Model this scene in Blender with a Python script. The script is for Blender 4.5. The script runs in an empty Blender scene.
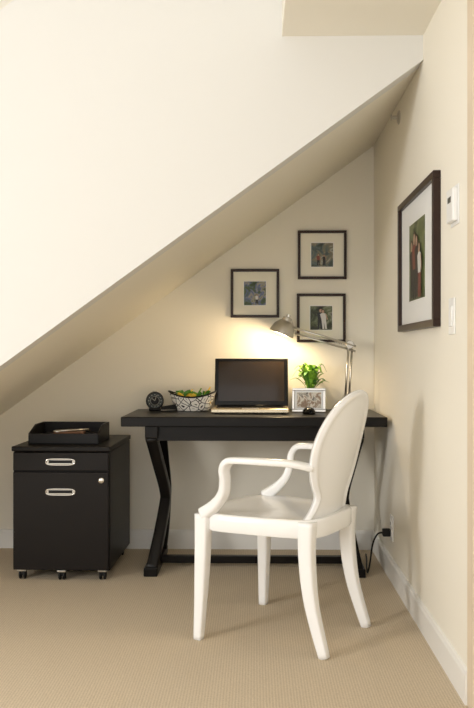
import bpy, bmesh, math, random
from mathutils import Vector, Matrix
random.seed(4)
S=bpy.context.scene
col=S.collection

# ---------------- materials ----------------
def mat(name,c,rough=.5,metal=0,bump=0,bscale=200,var=0,spec=.5,coat=0,emit=None):
    m=bpy.data.materials.new(name); m.use_nodes=True
    nt=m.node_tree; b=nt.nodes['Principled BSDF']
    b.inputs['Base Color'].default_value=(*c,1); b.inputs['Roughness'].default_value=rough
    b.inputs['Metallic'].default_value=metal
    b.inputs['Specular IOR Level'].default_value=spec
    b.inputs['Coat Weight'].default_value=coat
    tc=nt.nodes.new('ShaderNodeTexCoord')
    if bump or var:
        n=nt.nodes.new('ShaderNodeTexNoise'); n.inputs['Scale'].default_value=bscale
        n.inputs['Detail'].default_value=4
        nt.links.new(tc.outputs['Object'],n.inputs['Vector'])
    if bump:
        bp=nt.nodes.new('ShaderNodeBump'); bp.inputs['Strength'].default_value=bump
        bp.inputs['Distance'].default_value=.002
        nt.links.new(n.outputs['Fac'],bp.inputs['Height']); nt.links.new(bp.outputs[0],b.inputs['Normal'])
    if var:
        r=nt.nodes.new('ShaderNodeValToRGB')
        r.color_ramp.elements[0].position=.3; r.color_ramp.elements[1].position=.7
        r.color_ramp.elements[0].color=(*[x*(1-var) for x in c],1)
        r.color_ramp.elements[1].color=(*[min(1,x*(1+var)) for x in c],1)
        nt.links.new(n.outputs['Fac'],r.inputs[0]); nt.links.new(r.outputs[0],b.inputs['Base Color'])
    if emit:
        b.inputs['Emission Color'].default_value=(*emit[0],1); b.inputs['Emission Strength'].default_value=emit[1]
    return m
def artmat(name,cols,scale,kind='noise'):
    m=bpy.data.materials.new(name); m.use_nodes=True; nt=m.node_tree; b=nt.nodes['Principled BSDF']
    b.inputs['Roughness'].default_value=.3; b.inputs['Specular IOR Level'].default_value=.3
    tc=nt.nodes.new('ShaderNodeTexCoord')
    if kind=='noise':
        n=nt.nodes.new('ShaderNodeTexNoise'); n.inputs['Scale'].default_value=scale; n.inputs['Detail'].default_value=5; n.inputs['Distortion'].default_value=.8; o=n.outputs['Fac']
    else:
        n=nt.nodes.new('ShaderNodeTexVoronoi'); n.inputs['Scale'].default_value=scale; n.feature='DISTANCE_TO_EDGE'; o=n.outputs['Distance']
    nt.links.new(tc.outputs['Object'],n.inputs['Vector'])
    r=nt.nodes.new('ShaderNodeValToRGB'); e=r.color_ramp.elements
    while len(e)<len(cols): e.new(.5)
    for i,(p,c) in enumerate(cols):
        e[i].position=p; e[i].color=(*c,1)
    if kind!='noise': r.color_ramp.interpolation='CONSTANT'
    nt.links.new(o,r.inputs[0]); nt.links.new(r.outputs[0],b.inputs['Base Color'])
    return m

M_wall=mat('wall_paint',(.885,.845,.745),.85,bump=.08,bscale=350,spec=.2)
M_white=mat('white_paint',(.78,.775,.75),.8,bump=.06,bscale=350,spec=.2)
M_trim=mat('trim_gloss',(.88,.87,.84),.4)
M_black=mat('black_wood',(.006,.005,.0045),.35,bump=.05,bscale=60,spec=.2)
M_cab=mat('black_cabinet',(.0085,.0065,.0055),.4,bump=.08,bscale=500,spec=.2)
M_tray=mat('black_leather',(.006,.005,.005),.4,bump=.2,bscale=300,spec=.25)
M_chair=mat('white_polycarbonate',(.95,.95,.945),.2,spec=.35)
M_metal=mat('brushed_nickel',(.62,.60,.56),.3,1)
M_chrome=mat('chrome',(.75,.74,.72),.15,1)
M_frame=mat('dark_walnut',(.028,.013,.009),.35,bump=.1,bscale=120,spec=.3)
M_mat=mat('mat_board',(.87,.84,.73),.9)
M_matw=mat('mat_board_white',(.82,.83,.83),.6)
M_plastic=mat('white_plastic',(.88,.88,.87),.35)
M_rubber=mat('black_rubber',(.008,.008,.008),.5,spec=.25)
M_screen=mat('screen_glass',(.020,.013,.008),.07,spec=.3)  # dark glass; brownish reflection is tinted into the base colour
M_bezel=mat('laptop_black',(.004,.004,.004),.2,spec=.2)
M_lap=mat('laptop_silver_lampglow',(.74,.63,.45),.25,.8)  # silver laptop body; warm lamp glow is put into the base colour
M_leaf=mat('leaf_green',(.20,.42,.035),.45,var=.5,bscale=25)
M_leaf2=mat('leaf_dark',(.06,.22,.02),.5)
M_pot=mat('ceramic_pot',(.75,.72,.62),.3)
M_soil=mat('soil',(.03,.02,.012),.95,bump=.6,bscale=120)
M_paper=mat('paper',(.85,.82,.74),.7)
M_brown=mat('brown_leather',(.16,.06,.025),.5)
M_yel=mat('yellow_paper',(.8,.55,.05),.6)
M_oak=mat('door_wood',(.74,.62,.47),.5,var=.06,bscale=8)
M_bulb=mat('bulb_glass',(1,.9,.7),.3,emit=((1,.72,.38),12))
M_clockface=mat('clock_face',(.05,.06,.055),.3,spec=.3)
M_skin=mat('print_skin',(.45,.29,.2),.4); M_red=mat('print_red',(.20,.045,.03),.4); M_pwhite=mat('print_white',(.65,.64,.62),.4); M_pblack=mat('print_black',(.01,.01,.012),.4); M_hair=mat('print_hair',(.06,.03,.015),.4)
# carpet
M_carpet=bpy.data.materials.new('carpet_ribbed'); M_carpet.use_nodes=True
nt=M_carpet.node_tree; b=nt.nodes['Principled BSDF']; b.inputs['Roughness'].default_value=1; b.inputs['Specular IOR Level'].default_value=.1
tc=nt.nodes.new('ShaderNodeTexCoord')
w=nt.nodes.new('ShaderNodeTexWave'); w.inputs['Scale'].default_value=34; w.inputs['Distortion'].default_value=2.5; w.inputs['Detail'].default_value=2; w.inputs['Detail Scale'].default_value=8; w.bands_direction='X'
n=nt.nodes.new('ShaderNodeTexNoise'); n.inputs['Scale'].default_value=140; n.inputs['Detail'].default_value=3
m1=nt.nodes.new('ShaderNodeMath'); m1.operation='MULTIPLY'; m1.inputs[1].default_value=.3
m2=nt.nodes.new('ShaderNodeMath'); m2.operation='MULTIPLY'; m2.inputs[1].default_value=.7
hf=nt.nodes.new('ShaderNodeMath'); hf.operation='ADD'
r=nt.nodes.new('ShaderNodeValToRGB'); r.color_ramp.elements[0].color=(.51,.42,.305,1); r.color_ramp.elements[1].color=(.69,.585,.445,1)
r.color_ramp.elements[0].position=.25; r.color_ramp.elements[1].position=.75
nt.links.new(tc.outputs['Object'],w.inputs[0]); nt.links.new(tc.outputs['Object'],n.inputs['Vector'])
nt.links.new(w.outputs['Fac'],m1.inputs[0]); nt.links.new(n.outputs['Fac'],m2.inputs[0]); nt.links.new(m1.outputs[0],hf.inputs[0]); nt.links.new(m2.outputs[0],hf.inputs[1])
nt.links.new(hf.outputs[0],r.inputs[0]); nt.links.new(r.outputs[0],b.inputs['Base Color'])
bp=nt.nodes.new('ShaderNodeBump'); bp.inputs['Strength'].default_value=.4; bp.inputs['Distance'].default_value=.003
nt.links.new(hf.outputs[0],bp.inputs['Height']); nt.links.new(bp.outputs[0],b.inputs['Normal'])

# ---------------- helpers ----------------
def root(name,loc,rz=0):
    e=bpy.data.objects.new(name,None); e.empty_display_size=.1; e.location=loc; e.rotation_euler[2]=rz; col.objects.link(e); return e
def mk(name,vs,fs,m,parent=None,smooth=False,bevel=0,loc=None,rot=None,seg=2):
    me=bpy.data.meshes.new(name); me.from_pydata([tuple(v) for v in vs],[],fs); me.update()
    bm=bmesh.new(); bm.from_mesh(me); bmesh.ops.recalc_face_normals(bm,faces=bm.faces); bm.to_mesh(me); bm.free()
    o=bpy.data.objects.new(name,me); col.objects.link(o)
    me.materials.append(m)
    if smooth:
        for p in me.polygons: p.use_smooth=True
    if bevel:
        md=o.modifiers.new('bevel','BEVEL'); md.width=bevel; md.segments=seg; md.limit_method='ANGLE'
    if parent: o.parent=parent
    if loc: o.location=loc
    if rot: o.rotation_euler=rot
    return o
def box(name,x0,x1,y0,y1,z0,z1,m,parent=None,bevel=0,**k):
    vs=[(x,y,z) for x in (x0,x1) for y in (y0,y1) for z in (z0,z1)]
    fs=[(0,1,3,2),(4,6,7,5),(0,4,5,1),(2,3,7,6),(0,2,6,4),(1,5,7,3)]
    return mk(name,vs,fs,m,parent,bevel=bevel,**k)
def prism_y(name,pts,y0,y1,m,parent=None,bevel=0):
    n=len(pts); vs=[(x,y0,z) for x,z in pts]+[(x,y1,z) for x,z in pts]
    fs=[tuple(range(n)),tuple(range(2*n-1,n-1,-1))]+[(i,(i+1)%n,n+(i+1)%n,n+i) for i in range(n)]
    return mk(name,vs,fs,m,parent,bevel=bevel)
def cr(P,k=8):
    P=[Vector(p) for p in P]; out=[]
    for i in range(len(P)-1):
        a=P[max(i-1,0)];b_=P[i];c=P[i+1];d=P[min(i+2,len(P)-1)]
        for j in range(k):
            t=j/k
            out.append(.5*((2*b_)+(c-a)*t+(2*a-5*b_+4*c-d)*t*t+(-a+3*b_-3*c+d)*t**3))
    out.append(P[-1]); return out
def sweep(name,P,R,m,parent=None,ref=(1,0,0),seg=16,ex=1.0,closed=False,sm=True):
    P=[Vector(p) for p in P]; n=len(P); ref=Vector(ref); vs=[]; fs=[]
    for i,p in enumerate(P):
        if closed: t=(P[(i+1)%n]-P[i-1]).normalized()
        else: t=(P[min(i+1,n-1)]-P[max(i-1,0)]).normalized()
        a=(ref-t*ref.dot(t))
        a=a.normalized() if a.length>1e-4 else Vector((0,1,0))
        bb=t.cross(a).normalized()
        if isinstance(R,tuple): ra,rb=R
        else:
            f=i/(n-1)*(len(R)-1); k=min(int(f),len(R)-2); f-=k
            ra=R[k][0]*(1-f)+R[k+1][0]*f; rb=R[k][1]*(1-f)+R[k+1][1]*f
        for s in range(seg):
            th=2*math.pi*s/seg; c=math.cos(th); d=math.sin(th)
            vs.append(p+a*ra*math.copysign(abs(c)**ex,c)+bb*rb*math.copysign(abs(d)**ex,d))
    rng=n if closed else n-1
    for i in range(rng):
        j=(i+1)%n
        for s in range(seg):
            q=(s+1)%seg; fs.append((i*seg+s,i*seg+q,j*seg+q,j*seg+s))
    if not closed:
        fs.append(tuple(range(seg-1,-1,-1))); fs.append(tuple((n-1)*seg+s for s in range(seg)))
    return mk(name,vs,fs,m,parent,smooth=sm)
def lathe(name,prof,m,parent=None,seg=32,loc=None,rot=None,sm=True,sx=1,sy=1,zf=None,cap=True):
    vs=[];fs=[];n=len(prof)
    for r_,z in prof:
        for s in range(seg):
            th=2*math.pi*s/seg
            x=r_*math.cos(th)*sx; y=r_*math.sin(th)*sy
            vs.append((x,y,z if zf is None else zf(x,y,z,th)))
    for i in range(n-1):
        for s in range(seg):
            q=(s+1)%seg; fs.append((i*seg+s,i*seg+q,(i+1)*seg+q,(i+1)*seg+s))
    if cap and prof[0][0]>1e-5: fs.append(tuple(range(seg-1,-1,-1)))
    if cap and prof[-1][0]>1e-5 : fs.append(tuple((n-1)*seg+s for s in range(seg)))
    o=mk(name,vs,fs,m,parent,smooth=sm,loc=loc,rot=rot)
    if sm:
        md=o.modifiers.new('es','EDGE_SPLIT'); md.split_angle=math.radians(40)
    return o
def cyl(name,r_,z0,z1,m,parent=None,**k): return lathe(name,[(r_,z0),(r_,z1)],m,parent,**k)

# ---------------- room ----------------
XR=.631; YB=4.38; YF=3.11; SL=.72; ZR=2.13; ZT=3.4; ZC=2.222
XL=XR-ZR/SL
DY0,DY1=1.50,2.40
box('floor',-2.9,XR+.1,-1.5,YB+.1,-.1,0,M_carpet)
box('wall_back',-2.9,XR+.1,YB,YB+.1,0,ZT,M_wall)
box('wall_right',XR,XR+.1,DY1,YB,0,ZT,M_wall)
box('wall_entry',XR,XR+.1,-1.5,DY0,0,ZT,M_wall)
box('wall_lintel',XR,XR+.1,DY0,DY1,2.05,ZT,M_wall)
prism_y('ceiling_slope',[(XL,0),(XR,ZR),(XR,ZR+.14),(XL-.2,0)],YF+.1,YB,M_wall)
tz=lambda x:2.33+SL*(x+.961)
prism_y('wall_stair',[(XL,0),(XR,ZR),(XR,ZT),(.52,tz(.52)),(-2.9,tz(-2.9)),(-2.9,0)],YF,YF+.1,M_white)
box('ceiling_bulkhead',.104,XR,-1.5,YF,ZC,ZT,M_wall)
box('ceiling',-2.9,XR+.1,-1.5,YB+.1,ZT,ZT+.1,M_white)
wy0,wy1,wz0,wz1=0.0,1.4,.7,2.2
wl=root('wall_left',(0,0,0))
for i,(a,b_,c,d) in enumerate([(-1.5,wy0,0,ZT),(wy1,YF,0,ZT),(wy0,wy1,0,wz0),(wy0,wy1,wz1,ZT)]): box(f'panel_{i+1}',-3.0,-2.9,a,b_,c,d,M_white,wl)
wn=root('window_1',(0,0,0))
box('sill',-2.98,-2.85,wy0-.05,wy1+.05,wz0-.03,wz0,M_trim,wn,.004)
for i,(a,b_,c,d) in enumerate([(wy0,wy0+.05,wz0,wz1),(wy1-.05,wy1,wz0,wz1),(wy0,wy1,wz1-.05,wz1),((wy0+wy1)/2-.02,(wy0+wy1)/2+.02,wz0,wz1)]):
    box(f'frame_{i+1}',-2.96,-2.91,a,b_,c,d,M_trim,wn,.003)
def bboard():
    prof=[(0,0),(.014,0),(.014,.085),(.009,.097),(0,.1)]
    n=len(prof); x0=XL+.16; x1=XR
    fs=[tuple(range(n)),tuple(range(2*n-1,n-1,-1))]+[(i,(i+1)%n,n+(i+1)%n,n+i) for i in range(n)]
    mk('baseboard_back',[(x0,YB-a,z) for a,z in prof]+[(x1,YB-a,z) for a,z in prof],fs,M_trim)
    for nm,y0,y1 in (('baseboard_right',2.44,YB),('baseboard_entry',-1.5,1.46)):
        mk(nm,[(XR-a,y0,z) for a,z in prof]+[(XR-a,y1,z) for a,z in prof],fs,M_trim)
bboard()
d=root('door_1',(XR,0,0))
box('door_panel',.03,.07,DY0+.002,DY1-.002,0,2.048,M_oak,d,.002)
lathe('handle_rose',[(.025,0),(.025,.01),(.01,.012),(.01,.04),(.022,.045),(.022,.06),(0,.065)],M_metal,d,loc=(.03,1.58,1.0),rot=(0,-math.pi/2,0))
tr=root('trim_1',(XR,0,0))
box('casing_far',-.008,0,2.37,2.44,0,2.09,M_oak,tr,.003)
box('casing_near',-.008,0,1.46,1.53,0,2.09,M_oak,tr,.003)
box('casing_top',-.008,0,1.53,2.37,2.02,2.09,M_oak,tr,.003)

# ---------------- desk ----------------
DZ=.742
D=root('writing_desk',(0,4.05,0))
box('desktop',-.612,.606,-.27,.28,DZ-.045,DZ,M_black,D,.004)
box('apron_front',-.46,.455,-.215,-.195,DZ-.115,DZ-.045,M_black,D,.002)
box('apron_back',-.46,.455,.20,.22,DZ-.115,DZ-.045,M_black,D,.002)
for i,s in enumerate((-1,1)):
    box(f'top_rail_{i+1}',s*.475-.03,s*.475+.03,-.24,.25,DZ-.10,DZ-.045,M_black,D,.003)
    for j,q in enumerate((-1,1)):
        pts=cr([(s*.480,q*.205,DZ-.09),(s*.458,q*.12,.52),(s*.434,q*.022,.36),(s*.448,q*-.09,.20),(s*.478,q*-.205,.02)],6)
        sweep(f'leg_{2*i+j+1}',pts,[(.027,.032),(.025,.028),(.027,.032)],M_black,D,ref=(1,0,0),seg=16,ex=.35)
    box(f'foot_{i+1}',s*.48-.032,s*.48+.032,-.235,.235,0,.04,M_black,D,.004)
box('stretcher',-.455,.455,-.06,-.025,.02,.055,M_black,D,.003)

# ---------------- filing cabinet ----------------
C=root('filing_cabinet',(-.878,3.735,0),math.radians(-.9))
HW=.226
box('body',-HW+.004,HW-.004,.02,.56,.045,.585,M_cab,C,.003)
box('top',-HW,HW,0,.565,.588,.61,M_cab,C,.004)
box('drawer_small',-HW+.008,HW-.008,0,.02,.50,.583,M_cab,C,.003)
box('drawer_file',-HW+.008,HW-.008,0,.02,.05,.494,M_cab,C,.003)
def pull(nm,z):
    pts=[]
    for k in range(40):
        th=2*math.pi*k/40; c=math.cos(th); s=math.sin(th)
        pts.append((.066*math.copysign(abs(c)**.45,c),-.003,z+.014*math.copysign(abs(s)**.7,s)))
    sweep(nm+'_ring',pts,(.005,.0035),M_chrome,C,ref=(0,1,0),seg=8,closed=True)
    box(nm+'_recess',-.062,.062,-.003,.001,z-.012,z+.012,M_metal,C,.002)
    box(nm+'_slot',-.054,.054,-.0045,-.002,z-.006,z+.008,M_rubber,C)
pull('handle_1',.541); pull('handle_2',.405)
lathe('lock',[(.013,0),(.013,.006),(.009,.009),(0,.009)],M_chrome,C,loc=(.186,0,.458),rot=(math.pi/2,0,0))
for i,(x,y) in enumerate([(-.185,.04),(.185,.04),(-.185,.5),(.185,.5),(0,.03)]):
    box(f'caster_plate_{i+1}',x-.02,x+.02,y-.02,y+.02,.038,.046,M_metal,C,.001)
    box(f'caster_fork_{i+1}',x-.014,x+.014,y-.012,y+.008,.018,.04,M_rubber,C,.004)
    for sdx in (-.014,.006):
        lathe(f'caster_wheel_{i+1}',[(.005,0),(.018,.0),(.0205,.002),(.0205,.007),(.018,.009),(0,.009)],M_rubber,C,loc=(x+sdx,y,.0205),rot=(0,math.pi/2,0),seg=20)
# letter tray
T=root('desk_tray',(-.885,3.96,.61),math.radians(-1))
box('base',-.165,.165,-.13,.13,0,.008,M_tray,T,.002)
for i,(s) in enumerate((-1,1)):
    pr=[(-.13,0),(.13,0),(.13,.085),(-.02,.085),(-.13,.05)]
    vs=[(s*.165,y,z) for y,z in pr]+[(s*.157,y,z) for y,z in pr]; n=5
    mk(f'side_{i+1}',vs,[tuple(range(n)),tuple(range(2*n-1,n-1,-1))]+[(i,(i+1)%n,n+(i+1)%n,n+i) for i in range(n)],M_tray,T,bevel=.002)
box('back',-.165,.165,.122,.13,0,.085,M_tray,T,.002)
box('front',-.165,.165,-.13,-.122,0,.05,M_tray,T,.002)
box('paper_stack',-.14,.12,-.11,.11,.008,.036,M_tray,T,.001)
box('wallet',-.07,.07,-.10,.05,.036,.052,M_brown,T,.005,rot=(0,0,.15))
sweep('pen',[(-.05,-.09,.058),(.09,.0,.058)],(.005,.005),M_metal,T,ref=(0,0,1),seg=10)
lathe('key_ring',[(.018,0),(.022,.002),(.022,.004),(.018,.006),(.016,.003),(.018,0)],M_chrome,T,loc=(-.04,-.08,.053),cap=False)

# ---------------- chair ----------------
fx,fy=-.872,.49
ang=math.atan2(fy,fx)-math.pi/2
K=root('armchair',(.108,3.095,0),ang)
def seatpt(th,sc,z):
    c=math.cos(th); s=math.sin(th); ex=.42
    yy=math.copysign(abs(s)**ex,s)
    y=.010+.225*yy*sc+ (.018*(1-c*c*1.0) if s>0 else -.012*(1-c*c))*sc
    hw=.226+.028*yy
    return (hw*sc*math.copysign(abs(c)**ex,c),y,z)
rings=[(.25,.4475),(.55,.449),(.85,.453),(.95,.457),(.985,.4555),(1,.450),(1,.402),(.985,.395),(.955,.395),(.95,.425),(.5,.425)]
vs=[(0,.010,.447)]; fs=[]; N=64
for sc,z in rings:
    for k in range(N): vs.append(seatpt(2*math.pi*k/N,sc,z))
for k in range(N): fs.append((0,1+k,1+(k+1)%N))
for i in range(len(rings)-1):
    for k in range(N):
        q=(k+1)%N; fs.append((1+i*N+k,1+(i+1)*N+k,1+(i+1)*N+q,1+i*N+q))
fs.append(tuple(1+(len(rings)-1)*N+k for k in range(N)))
so=mk('seat',vs,fs,M_chair,K,smooth=True)
md=so.modifiers.new('es','EDGE_SPLIT'); md.split_angle=math.radians(60)
for i,s in enumerate((-1,1)):
    P=cr([(s*.228,.206,.452),(s*.232,.208,.30),(s*.237,.212,.15),(s*.243,.218,0)],6)
    sweep(f'leg_front_{i+1}',P,[(.028,.028),(.023,.023),(.016,.016)],M_chair,K,ref=(1,0,0),seg=24,ex=.42)
    P=cr([(s*.176,-.185,.452),(s*.176,-.183,.33),(s*.181,-.203,.17),(s*.190,-.255,0)],6)
    sweep(f'leg_back_{i+1}',P,[(.028,.029),(.024,.025),(.016,.017)],M_chair,K,ref=(1,0,0),seg=24,ex=.42)
    P=cr([(s*.182,-.205,.640),(s*.222,-.150,.654),(s*.254,-.06,.659),(s*.266,.03,.659),(s*.266,.076,.653),(s*.262,.098,.625),(s*.254,.100,.585),(s*.245,.112,.535),(s*.236,.15,.49),(s*.230,.202,.452)],8)
    sweep(f'arm_{i+1}',P,[(.018,.011),(.020,.012),(.023,.012),(.023,.013),(.020,.015),(.021,.018),(.027,.025)],M_chair,K,ref=(s,0.35,0),seg=18,ex=.6)
def wz(z):
    q=1-((z-.695)/.208)**2
    e=.200*math.sqrt(max(q,0))
    if z<.56:
        nk=.128+ (.052*((.53-z)/.095)**2 if z<.53 else 0)
        e=max(e,nk)+(((.02-abs(e-nk))**2/.08) if abs(e-nk)<=.02 else 0)
    return e
rows=[.435+.468*math.sin(i/48*math.pi/2) for i in range(49)]
cols=25
def bpy_(x,z): return -.192-(z-.455)*.25+.9*x*x
vs=[];fs=[]
for side in (1,-1):
    for z in rows:
        w_=max(wz(z),.002)
        for j in range(cols):
            s=math.sin((j/(cols-1)-.5)*math.pi)
            x=w_*s
            rad=math.sqrt((x/.200)**2+((z-.695)/.208)**2)
            rad=rad if z>.6 else abs(s)
            th_=.005+.009*math.exp(-((rad-.94)/.07)**2)
            if rad>.985: th_*=.45
            vs.append((x,bpy_(x,z)+side*th_,z))
R_=len(rows)
for sd in (0,1):
    o_=sd*R_*cols
    for i in range(R_-1):
        for j in range(cols-1):
            fs.append((o_+i*cols+j,o_+i*cols+j+1,o_+(i+1)*cols+j+1,o_+(i+1)*cols+j))
O=R_*cols
for i in range(R_-1):
    for j in (0,cols-1):
        fs.append((i*cols+j,(i+1)*cols+j,O+(i+1)*cols+j,O+i*cols+j))
for j in range(cols-1):
    for i in (0,R_-1):
        fs.append((i*cols+j,i*cols+j+1,O+i*cols+j+1,O+i*cols+j))
mk('backrest',vs,fs,M_chair,K,smooth=True)

# ---------------- laptop ----------------
L=root('laptop',(-.018,4.07,DZ),math.radians(-1))
box('base',-.187,.187,-.12,.13,.004,.026,M_lap,L,.006)
box('keyboard',-.165,.165,-.02,.105,.0258,.0275,M_bezel,L)
for r_i in range(5):
    for c_i in range(14):
        x=-.158+c_i*.0228; y=-.015+r_i*.0235
        box(f'key_{r_i}_{c_i}',x,x+.019,y,y+.019,.0275,.0295,M_bezel,L)
box('touchpad',-.04,.04,-.10,-.035,.0258,.0266,M_metal,L)
for i,(x,y) in enumerate([(-.16,-.1),(.16,-.1),(-.16,.11),(.16,.11)]): box(f'foot_{i}',x-.01,x+.01,y-.01,y+.01,0,.005,M_rubber,L)
lid=bpy.data.objects.new('lid',None); col.objects.link(lid); lid.parent=L; lid.location=(0,.132,.024); lid.rotation_euler=(math.radians(-13),0,0)
box('lid_shell',-.187,.187,0,.010,0,.248,M_bezel,lid,.004)
box('lid_rim',-.1875,.1875,.004,.0085,0,.2485,M_lap,lid,.003)
box('screen',-.168,.168,-.001,.001,.026,.232,M_screen,lid)
sweep('hinge',[(-.15,0,0),(.15,0,0)],(.007,.007),M_bezel,lid,ref=(0,0,1),seg=12)

# ---------------- alarm clock ----------------
A=root('alarm_clock',(-.508,4.22,DZ),math.radians(8))
lathe('case',[(.0,-.018),(.036,-.018),(.044,-.012),(.046,0),(.046,.012),(.043,.018),(.039,.018),(.038,.012),(0,.012)],M_rubber,A,loc=(0,0,.05),rot=(math.pi/2,0,0),seg=40)
lathe('face',[(.038,0),(.038,.001),(0,.001)],M_clockface,A,loc=(0,-.012,.05),rot=(math.pi/2,0,0))
lathe('inner_dial',[(.020,0),(.020,.001),(0,.001)],M_rubber,A,loc=(0,-.0125,.05),rot=(math.pi/2,0,0))
lathe('dial_ring',[(.0205,0),(.022,.0015),(.0235,0)],M_metal,A,loc=(0,-.0130,.05),rot=(math.pi/2,0,0),cap=False)
sweep('hand_hour',[(0,-.0145,.05),(-.014,-.0145,.062)],(.0015,.001),M_paper,A,ref=(0,1,0),seg=6)
sweep('hand_minute',[(0,-.0145,.05),(.008,-.0145,.078)],(.001,.001),M_paper,A,ref=(0,1,0),seg=6)
for k in range(12):
    th=k*math.pi/6; x=.031*math.sin(th); z=.05+.031*math.cos(th)
    box(f'mark_{k}',x-.0014,x+.0014,-.0145,-.013,z-.002,z+.002,M_paper,A)
box('stand',-.03,.03,-.02,.02,0,.012,M_rubber,A,.004)
sweep('snooze_button',[(-.012,0,.097),(.012,0,.097)],(.005,.004),M_metal,A,ref=(0,1,0),seg=10)

# ---------------- stapler ----------------
Sx=root('stapler',(-.425,4.14,DZ),math.radians(20))
box('base',-.045,.04,-.012,.012,0,.007,M_rubber,Sx,.003)
mk('arm',[(-.045,-.011,.010),(.04,-.011,.008),(.04,.011,.008),(-.045,.011,.010),(-.04,-.009,.026),(.03,-.009,.036),(.03,.009,.036),(-.04,.009,.026)],
   [(0,1,2,3),(4,5,6,7),(0,1,5,4),(1,2,6,5),(2,3,7,6),(3,0,4,7)],M_rubber,Sx,bevel=.004)
box('magazine',-.042,.03,-.007,.007,.006,.012,M_metal,Sx)

# ---------------- patterned bowl ----------------
M_pat=artmat('floral_ceramic',[(0,(.015,.012,.012)),(.05,(.88,.85,.78)),(.34,(.02,.016,.014))],34,'v')
B=root('patterned_bowl',(-.312,4.17,DZ),math.radians(-2))
def zf(x,y,z,th):
    return z+ (z/.085)*.034*(abs(x)/.12)**2
prof=[(0,.002),(.055,0),(.082,.003),(.097,.025),(.107,.048),(.120,.070),(.117,.072),(.103,.048),(.092,.025),(.06,.010),(0,.010)]
lathe('bowl_body',prof,M_pat,B,seg=48,sy=.52,zf=zf)
rim=[(.1195*math.cos(t*math.pi/24),.062*math.sin(t*math.pi/24),.072+.029*(math.cos(t*math.pi/24))**2) for t in range(48)]
sweep('bowl_rim',rim,(.004,.004),M_rubber,B,ref=(0,0,1),seg=8,closed=True)
for i in range(26):
    x=random.uniform(-.08,.085); y=random.uniform(-.035,.03); z=random.uniform(.078,.100)
    m=random.choice([M_leaf,M_yel,M_leaf2,M_paper,M_leaf,M_leaf2])
    sweep(f'card_{i}',cr([(x,y,.04),(x+random.uniform(-.01,.01),y,z-.01),(x+random.uniform(-.03,.03),y-random.uniform(-.01,.02),z+.004)],4),(.009,.002),m,B,ref=(1,0,0),seg=8)
for i in range(3):
    x=-.05+.045*i
    sweep(f'pencil_{i}',[(x,.0,.03),(x+.05,.005,.110+.006*i)],(.0035,.0035),[M_yel,M_leaf2,M_yel][i],B,ref=(1,0,0),seg=6)

# ---------------- framed pictures ----------------
def framed(parent,w_,h_,fw,fd,mf,mm,art,aw,ah,bev=.002):
    box('rail_top',-w_/2,w_/2,-fd,0,h_/2-fw,h_/2,mf,parent,bev)
    box('rail_bottom',-w_/2,w_/2,-fd,0,-h_/2,-h_/2+fw,mf,parent,bev)
    box('stile_left',-w_/2,-w_/2+fw,-fd,0,-h_/2+fw,h_/2-fw,mf,parent,bev)
    box('stile_right',w_/2-fw,w_/2,-fd,0,-h_/2+fw,h_/2-fw,mf,parent,bev)
    box('mat_board',-w_/2+fw*.8,w_/2-fw*.8,-fd*.45,-.001,-h_/2+fw*.8,h_/2-fw*.8,mm,parent)
    box('mat_bevel',-aw/2-.003,aw/2+.003,-fd*.45-.0008,-fd*.45,-ah/2-.003,ah/2+.003,M_plastic,parent)
    box('photo',-aw/2,aw/2,-fd*.45-.0016,-fd*.45-.0008,-ah/2,ah/2,art,parent)
    return -fd*.45-.0016
def flat(nm,pts,y,m,parent):
    n=len(pts); vs=[(x,y,z) for x,z in pts]+[(x,y-.0004,z) for x,z in pts]
    mk(nm,vs,[tuple(range(n)),tuple(range(2*n-1,n-1,-1))]+[(i,(i+1)%n,n+(i+1)%n,n+i) for i in range(n)],m,parent)
def person(parent,x,z0,h,y,top,bot,idx,lean=0):
    hr=h*.085
    E=lambda cx,cz,rx,rz,k=14:[(cx+rx*math.cos(2*math.pi*i/k),cz+rz*math.sin(2*math.pi*i/k)) for i in range(k)]
    L_=lambda pts:[(x+px*h+lean*(pz*h),z0+pz*h) for px,pz in pts]
    flat(f'print_legs_{idx}',L_([(-.11,0),(-.02,0),(0,.35),(.03,0),(.12,0),(.12,.5),(-.12,.5)]),y,bot,parent)
    flat(f'print_torso_{idx}',L_([(-.11,.45),(.11,.45),(.17,.78),(.05,.84),(-.05,.84),(-.17,.78)]),y-.0003,top,parent)
    flat(f'print_arm_{idx}',L_([(.11,.78),(.17,.79),(.22,.5),(.17,.48)]),y-.0006,M_skin,parent)
    flat(f'print_hair_{idx}',E(x+lean*h*.93,z0+h*.93,hr*1.1,hr*1.2),y-.0005,M_hair,parent)
    flat(f'print_face_{idx}',E(x+lean*h*.92,z0+h*.91,hr*.8,hr),y-.0010,M_skin,parent)
M_art1=artmat('photo_garden',[(.3,(.02,.035,.012)),(.42,(.08,.12,.05)),(.5,(.11,.14,.28)),(.56,(.34,.32,.24)),(.66,(.05,.08,.04))],24)
M_art2=artmat('photo_river',[(.3,(.03,.035,.025)),(.45,(.10,.14,.14)),(.55,(.24,.20,.13)),(.62,(.38,.40,.36)),(.7,(.05,.05,.04))],22)
M_art3=artmat('photo_dark_garden',[(.3,(.012,.014,.012)),(.45,(.05,.06,.03)),(.55,(.14,.17,.09)),(.62,(.28,.28,.22)),(.7,(.03,.03,.03))],24)
M_art4=artmat('photo_lawn',[(.3,(.02,.03,.012)),(.45,(.08,.11,.035)),(.55,(.16,.19,.08)),(.7,(.04,.05,.02))],9)
M_art5=artmat('photo_dog',[(.35,(.05,.04,.03)),(.48,(.75,.70,.6)),(.55,(.25,.15,.08)),(.7,(.8,.78,.7))],22)
F=root('photo_frame',(.27,4.10,DZ),math.radians(-6))
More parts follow.
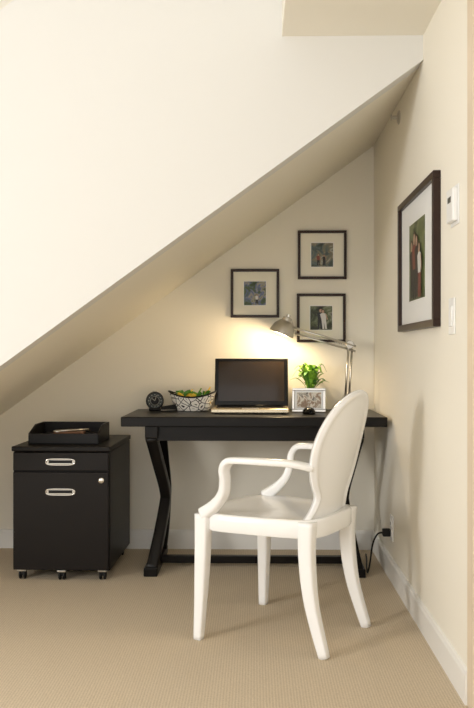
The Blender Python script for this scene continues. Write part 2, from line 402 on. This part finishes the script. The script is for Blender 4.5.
Fi=bpy.data.objects.new('frame_tilt',None); col.objects.link(Fi); Fi.parent=F; Fi.location=(0,0,.0595); Fi.rotation_euler=(math.radians(-8),0,0)
framed(Fi,.165,.118,.012,.014,M_metal,M_matw,M_art5,.12,.076)
mk('easel_leg',[(-.02,0,.02),(.02,0,.02),(.02,.05,-.058),(-.02,.05,-.058),(-.02,.004,.022),(.02,.004,.022),(.02,.053,-.057),(-.02,.053,-.057)],[(0,1,2,3),(4,5,6,7),(0,1,5,4),(1,2,6,5),(2,3,7,6),(3,0,4,7)],M_rubber,Fi)
def wallpic(x,z,art):
    e=root('picture_frame',(x,YB,z)); y=framed(e,.256,.256,.014,.022,M_frame,M_mat,art,.115,.125,.0015); return e,y
e,y=wallpic(.003,1.350,M_art1); person(e,.01,-.055,.05,y,M_pwhite,M_pblack,1)
e,y=wallpic(.357,1.552,M_art2); person(e,-.02,-.055,.06,y,M_red,M_pblack,1); person(e,.01,-.055,.055,y-.001,M_pblack,M_pblack,2)
e,y=wallpic(.352,1.220,M_art3); person(e,-.008,-.058,.105,y,M_pblack,M_pblack,1,.05); person(e,.018,-.058,.10,y-.002,M_pwhite,M_pwhite,2,-.1)
e=root('picture_frame',(XR,3.165,1.388),math.radians(-90))
y=framed(e,.70,.530,.026,.026,M_frame,M_matw,M_art4,.30,.30,.002)
person(e,-.095,-.14,.22,y,M_pblack,M_pblack,1); person(e,-.035,-.145,.25,y-.002,M_red,M_pblack,2); person(e,.03,-.14,.23,y-.004,M_pblack,M_pblack,3,-.05); person(e,.08,-.145,.2,y-.006,M_pwhite,M_red,4)

# ---------------- plant ----------------
Pn=root('potted_plant',(.288,4.245,DZ))
lathe('pot',[(0,0),(.034,0),(.038,.01),(.045,.085),(.048,.09),(.048,.095),(.043,.095),(.041,.08),(.0,.078)],M_pot,Pn)
lathe('soil',[(.0415,.079),(.03,.085),(0,.087)],M_soil,Pn,seg=20)
for i in range(64):
    a=random.uniform(0,2*math.pi); rch=random.uniform(.03,.098); h=random.uniform(.05,.155)
    if math.sin(a)>.3: rch=min(rch,.06)
    dx,dy=math.cos(a),math.sin(a)
    P=cr([(dx*.012,dy*.012,.082),(dx*rch*.35,dy*rch*.35,.082+h*.6),(dx*rch*.75,dy*rch*.75,.082+h),(dx*rch*1.1,dy*rch*1.1,.082+h*random.uniform(.7,1.1))],4)
    wL=random.uniform(.009,.016)
    sweep(f'leaf_{i}',P,[(.0015,.0012),(.002,.001),(wL,.001),(wL*.9,.001),(.001,.0006)],M_leaf if random.random()<.78 else M_leaf2,Pn,ref=(-dy,dx,.15),seg=8)

# ---------------- mouse ----------------
Mo=root('computer_mouse',(.262,3.985,DZ),math.radians(10))
lathe('shell',[(.0,.0),(.028,0),(.031,.006),(.029,.016),(.022,.026),(.012,.031),(0,.032)],M_bezel,Mo,sy=1.6,seg=28)
sweep('wheel',[(-.003,-.028,.024),(.003,-.028,.024)],(.006,.006),M_metal,Mo,ref=(0,1,0),seg=14)

# ---------------- desk lamp ----------------
LP=root('desk_lamp',(.468,4.2,DZ))
lathe('base',[(0,0),(.062,0),(.065,.004),(.063,.012),(.03,.02),(.012,.028),(.009,.05),(0,.05)],M_metal,LP)
elbow=Vector((.014,0,.335))
sweep('arm_lower_1',[(-.010,-.006,.04),elbow+Vector((-.006,-.006,0))],(.0060,.0060),M_metal,LP,seg=12)
sweep('arm_lower_2',[(.010,.006,.04),elbow+Vector((.013,.006,-.02))],(.0060,.0060),M_metal,LP,seg=12)
lathe('elbow_joint',[(0,-.014),(.019,-.014),(.022,-.008),(.022,.008),(.019,.014),(0,.014)],M_metal,LP,loc=tuple(elbow),rot=(math.pi/2,0,0),seg=24)
hd=Vector((-.285,-.02,.425))
sweep('arm_upper_1',[elbow+Vector((.03,-.008,-.008)),hd],(.0060,.0060),M_metal,LP,ref=(0,1,0),seg=12)
sweep('arm_upper_2',[elbow+Vector((.03,.006,-.034)),hd+Vector((.02,.006,-.034))],(.0050,.0050),M_metal,LP,ref=(0,1,0),seg=12)
sweep('spring',[elbow+Vector((-.02,0,.0))+Vector((-.0015*k,.006*math.sin(k*1.1),.005*math.cos(k*1.1)+.0004*k)) for k in range(40)],(.0012,.0012),M_chrome,LP,ref=(0,1,0),seg=6)
H=bpy.data.objects.new('head',None); col.objects.link(H); H.parent=LP; H.location=(-.318,-.02,.425); H.rotation_euler=(0,math.radians(22),0)
prof=[(0,.052),(.018,.052),(.024,.048),(.026,.032),(.038,.024),(.053,.004),(.062,-.026),(.064,-.040),(.0615,-.040),(.059,-.028),(.050,.0),(.034,.018),(.0,.022)]
lathe('shade',prof,M_metal,H,seg=40)
cyl('shade_cap',.010,.05,.066,M_chrome,H,seg=20)
lathe('bulb',[(0,-.028),(.012,-.024),(.019,-.012),(.017,.002),(.010,.014),(0,.016)],M_bulb,H,seg=20)
sweep('knuckle',[(.0,0,.05),(.02,0,.045),(.045,0,.010)],(.006,.006),M_metal,H,ref=(0,1,0),seg=12)
ld=bpy.data.lights.new('lamp_bulb_light','POINT'); ld.energy=7.2; ld.color=(1,.75,.44); ld.shadow_soft_size=.02
lo=bpy.data.objects.new('bulb_light',ld); col.objects.link(lo); lo.parent=H; lo.location=(0,0,-.036)

# ---------------- wall devices ----------------
th=root('wall_thermostat',(XR,2.61,1.495))
box('plate',-.004,0,-.050,.050,-.062,.062,M_plastic,th,.002)
box('body',-.020,-.003,-.042,.042,-.052,.052,M_plastic,th,.005)
box('display',-.0208,-.0195,-.020,.020,.008,.026,M_clockface,th)
sw=root('light_switch',(XR,2.645,1.15))
box('plate',-.006,0,-.037,.037,-.058,.058,M_plastic,sw,.003)
box('rocker',-.010,-.005,-.017,.017,-.033,.033,M_plastic,sw,.002)
ol=root('wall_outlet',(XR,3.80,.235))
box('plate',-.006,0,-.037,.037,-.058,.058,M_plastic,ol,.003)
box('socket_1',-.009,-.005,-.018,.018,.006,.036,M_plastic,ol,.003)
box('socket_2',-.009,-.005,-.018,.018,-.036,-.006,M_plastic,ol,.003)
for k in (-.007,.007): box('slot',-.0095,-.0085,k-.0015,k+.0015,.014,.027,M_rubber,ol)
pc=root('power_cord',(XR,3.80,.235))
box('plug',-.045,-.009,-.017,.017,-.038,-.004,M_rubber,pc,.005)
sweep('cord',cr([(-.040,0,-.022),(-.065,.01,-.03),(-.085,.03,-.08),(-.095,.05,-.17),(-.10,.09,-.228),(-.09,.2,-.230),(-.07,.35,-.230),(-.06,.45,-.2295)],8),(.004,.004),M_rubber,pc,ref=(0,1,.3),seg=8)
sp=root('fire_sprinkler',(XR,3.62,2.06))
lathe('escutcheon',[(.03,0),(.03,.003),(.02,.008),(.008,.01),(.008,.03),(0,.03)],M_metal,sp,rot=(0,-math.pi/2,0),seg=24)
lathe('deflector',[(.0,.034),(.013,.034),(.013,.036),(0,.036)],M_metal,sp,rot=(0,-math.pi/2,0),seg=16)
sweep('yoke',[(-.028,-.01,0),(-.035,0,0),(-.028,.01,0)],(.002,.002),M_metal,sp,ref=(0,0,1),seg=6)

# ---------------- lights ----------------
W=bpy.data.worlds.new('World'); S.world=W; W.use_nodes=True
bg=W.node_tree.nodes['Background']; bg.inputs[0].default_value=(1,.985,.96,1); bg.inputs[1].default_value=1.9
a=bpy.data.lights.new('window_daylight','AREA'); a.shape='RECTANGLE'; a.size=.6; a.size_y=.9; a.energy=50; a.color=(1,.98,.95)
ao=bpy.data.objects.new('window_daylight',a); col.objects.link(ao); ao.location=(-2.84,.55,1.35)
ao.rotation_euler=Vector((1,.5,-.2)).to_track_quat('-Z','Y').to_euler()

# ---------------- camera ----------------
cd=bpy.data.cameras.new('camera'); cd.sensor_fit='VERTICAL'; cd.sensor_height=24; cd.lens=828/708*24
cam=bpy.data.objects.new('camera',cd); col.objects.link(cam); cam.location=(0,0,1.03)
cam.rotation_euler=(math.radians(90),0,math.radians(1.2))
S.camera=cam
S.view_settings.view_transform='Standard'
S.view_settings.look='None'
S.view_settings.exposure=0
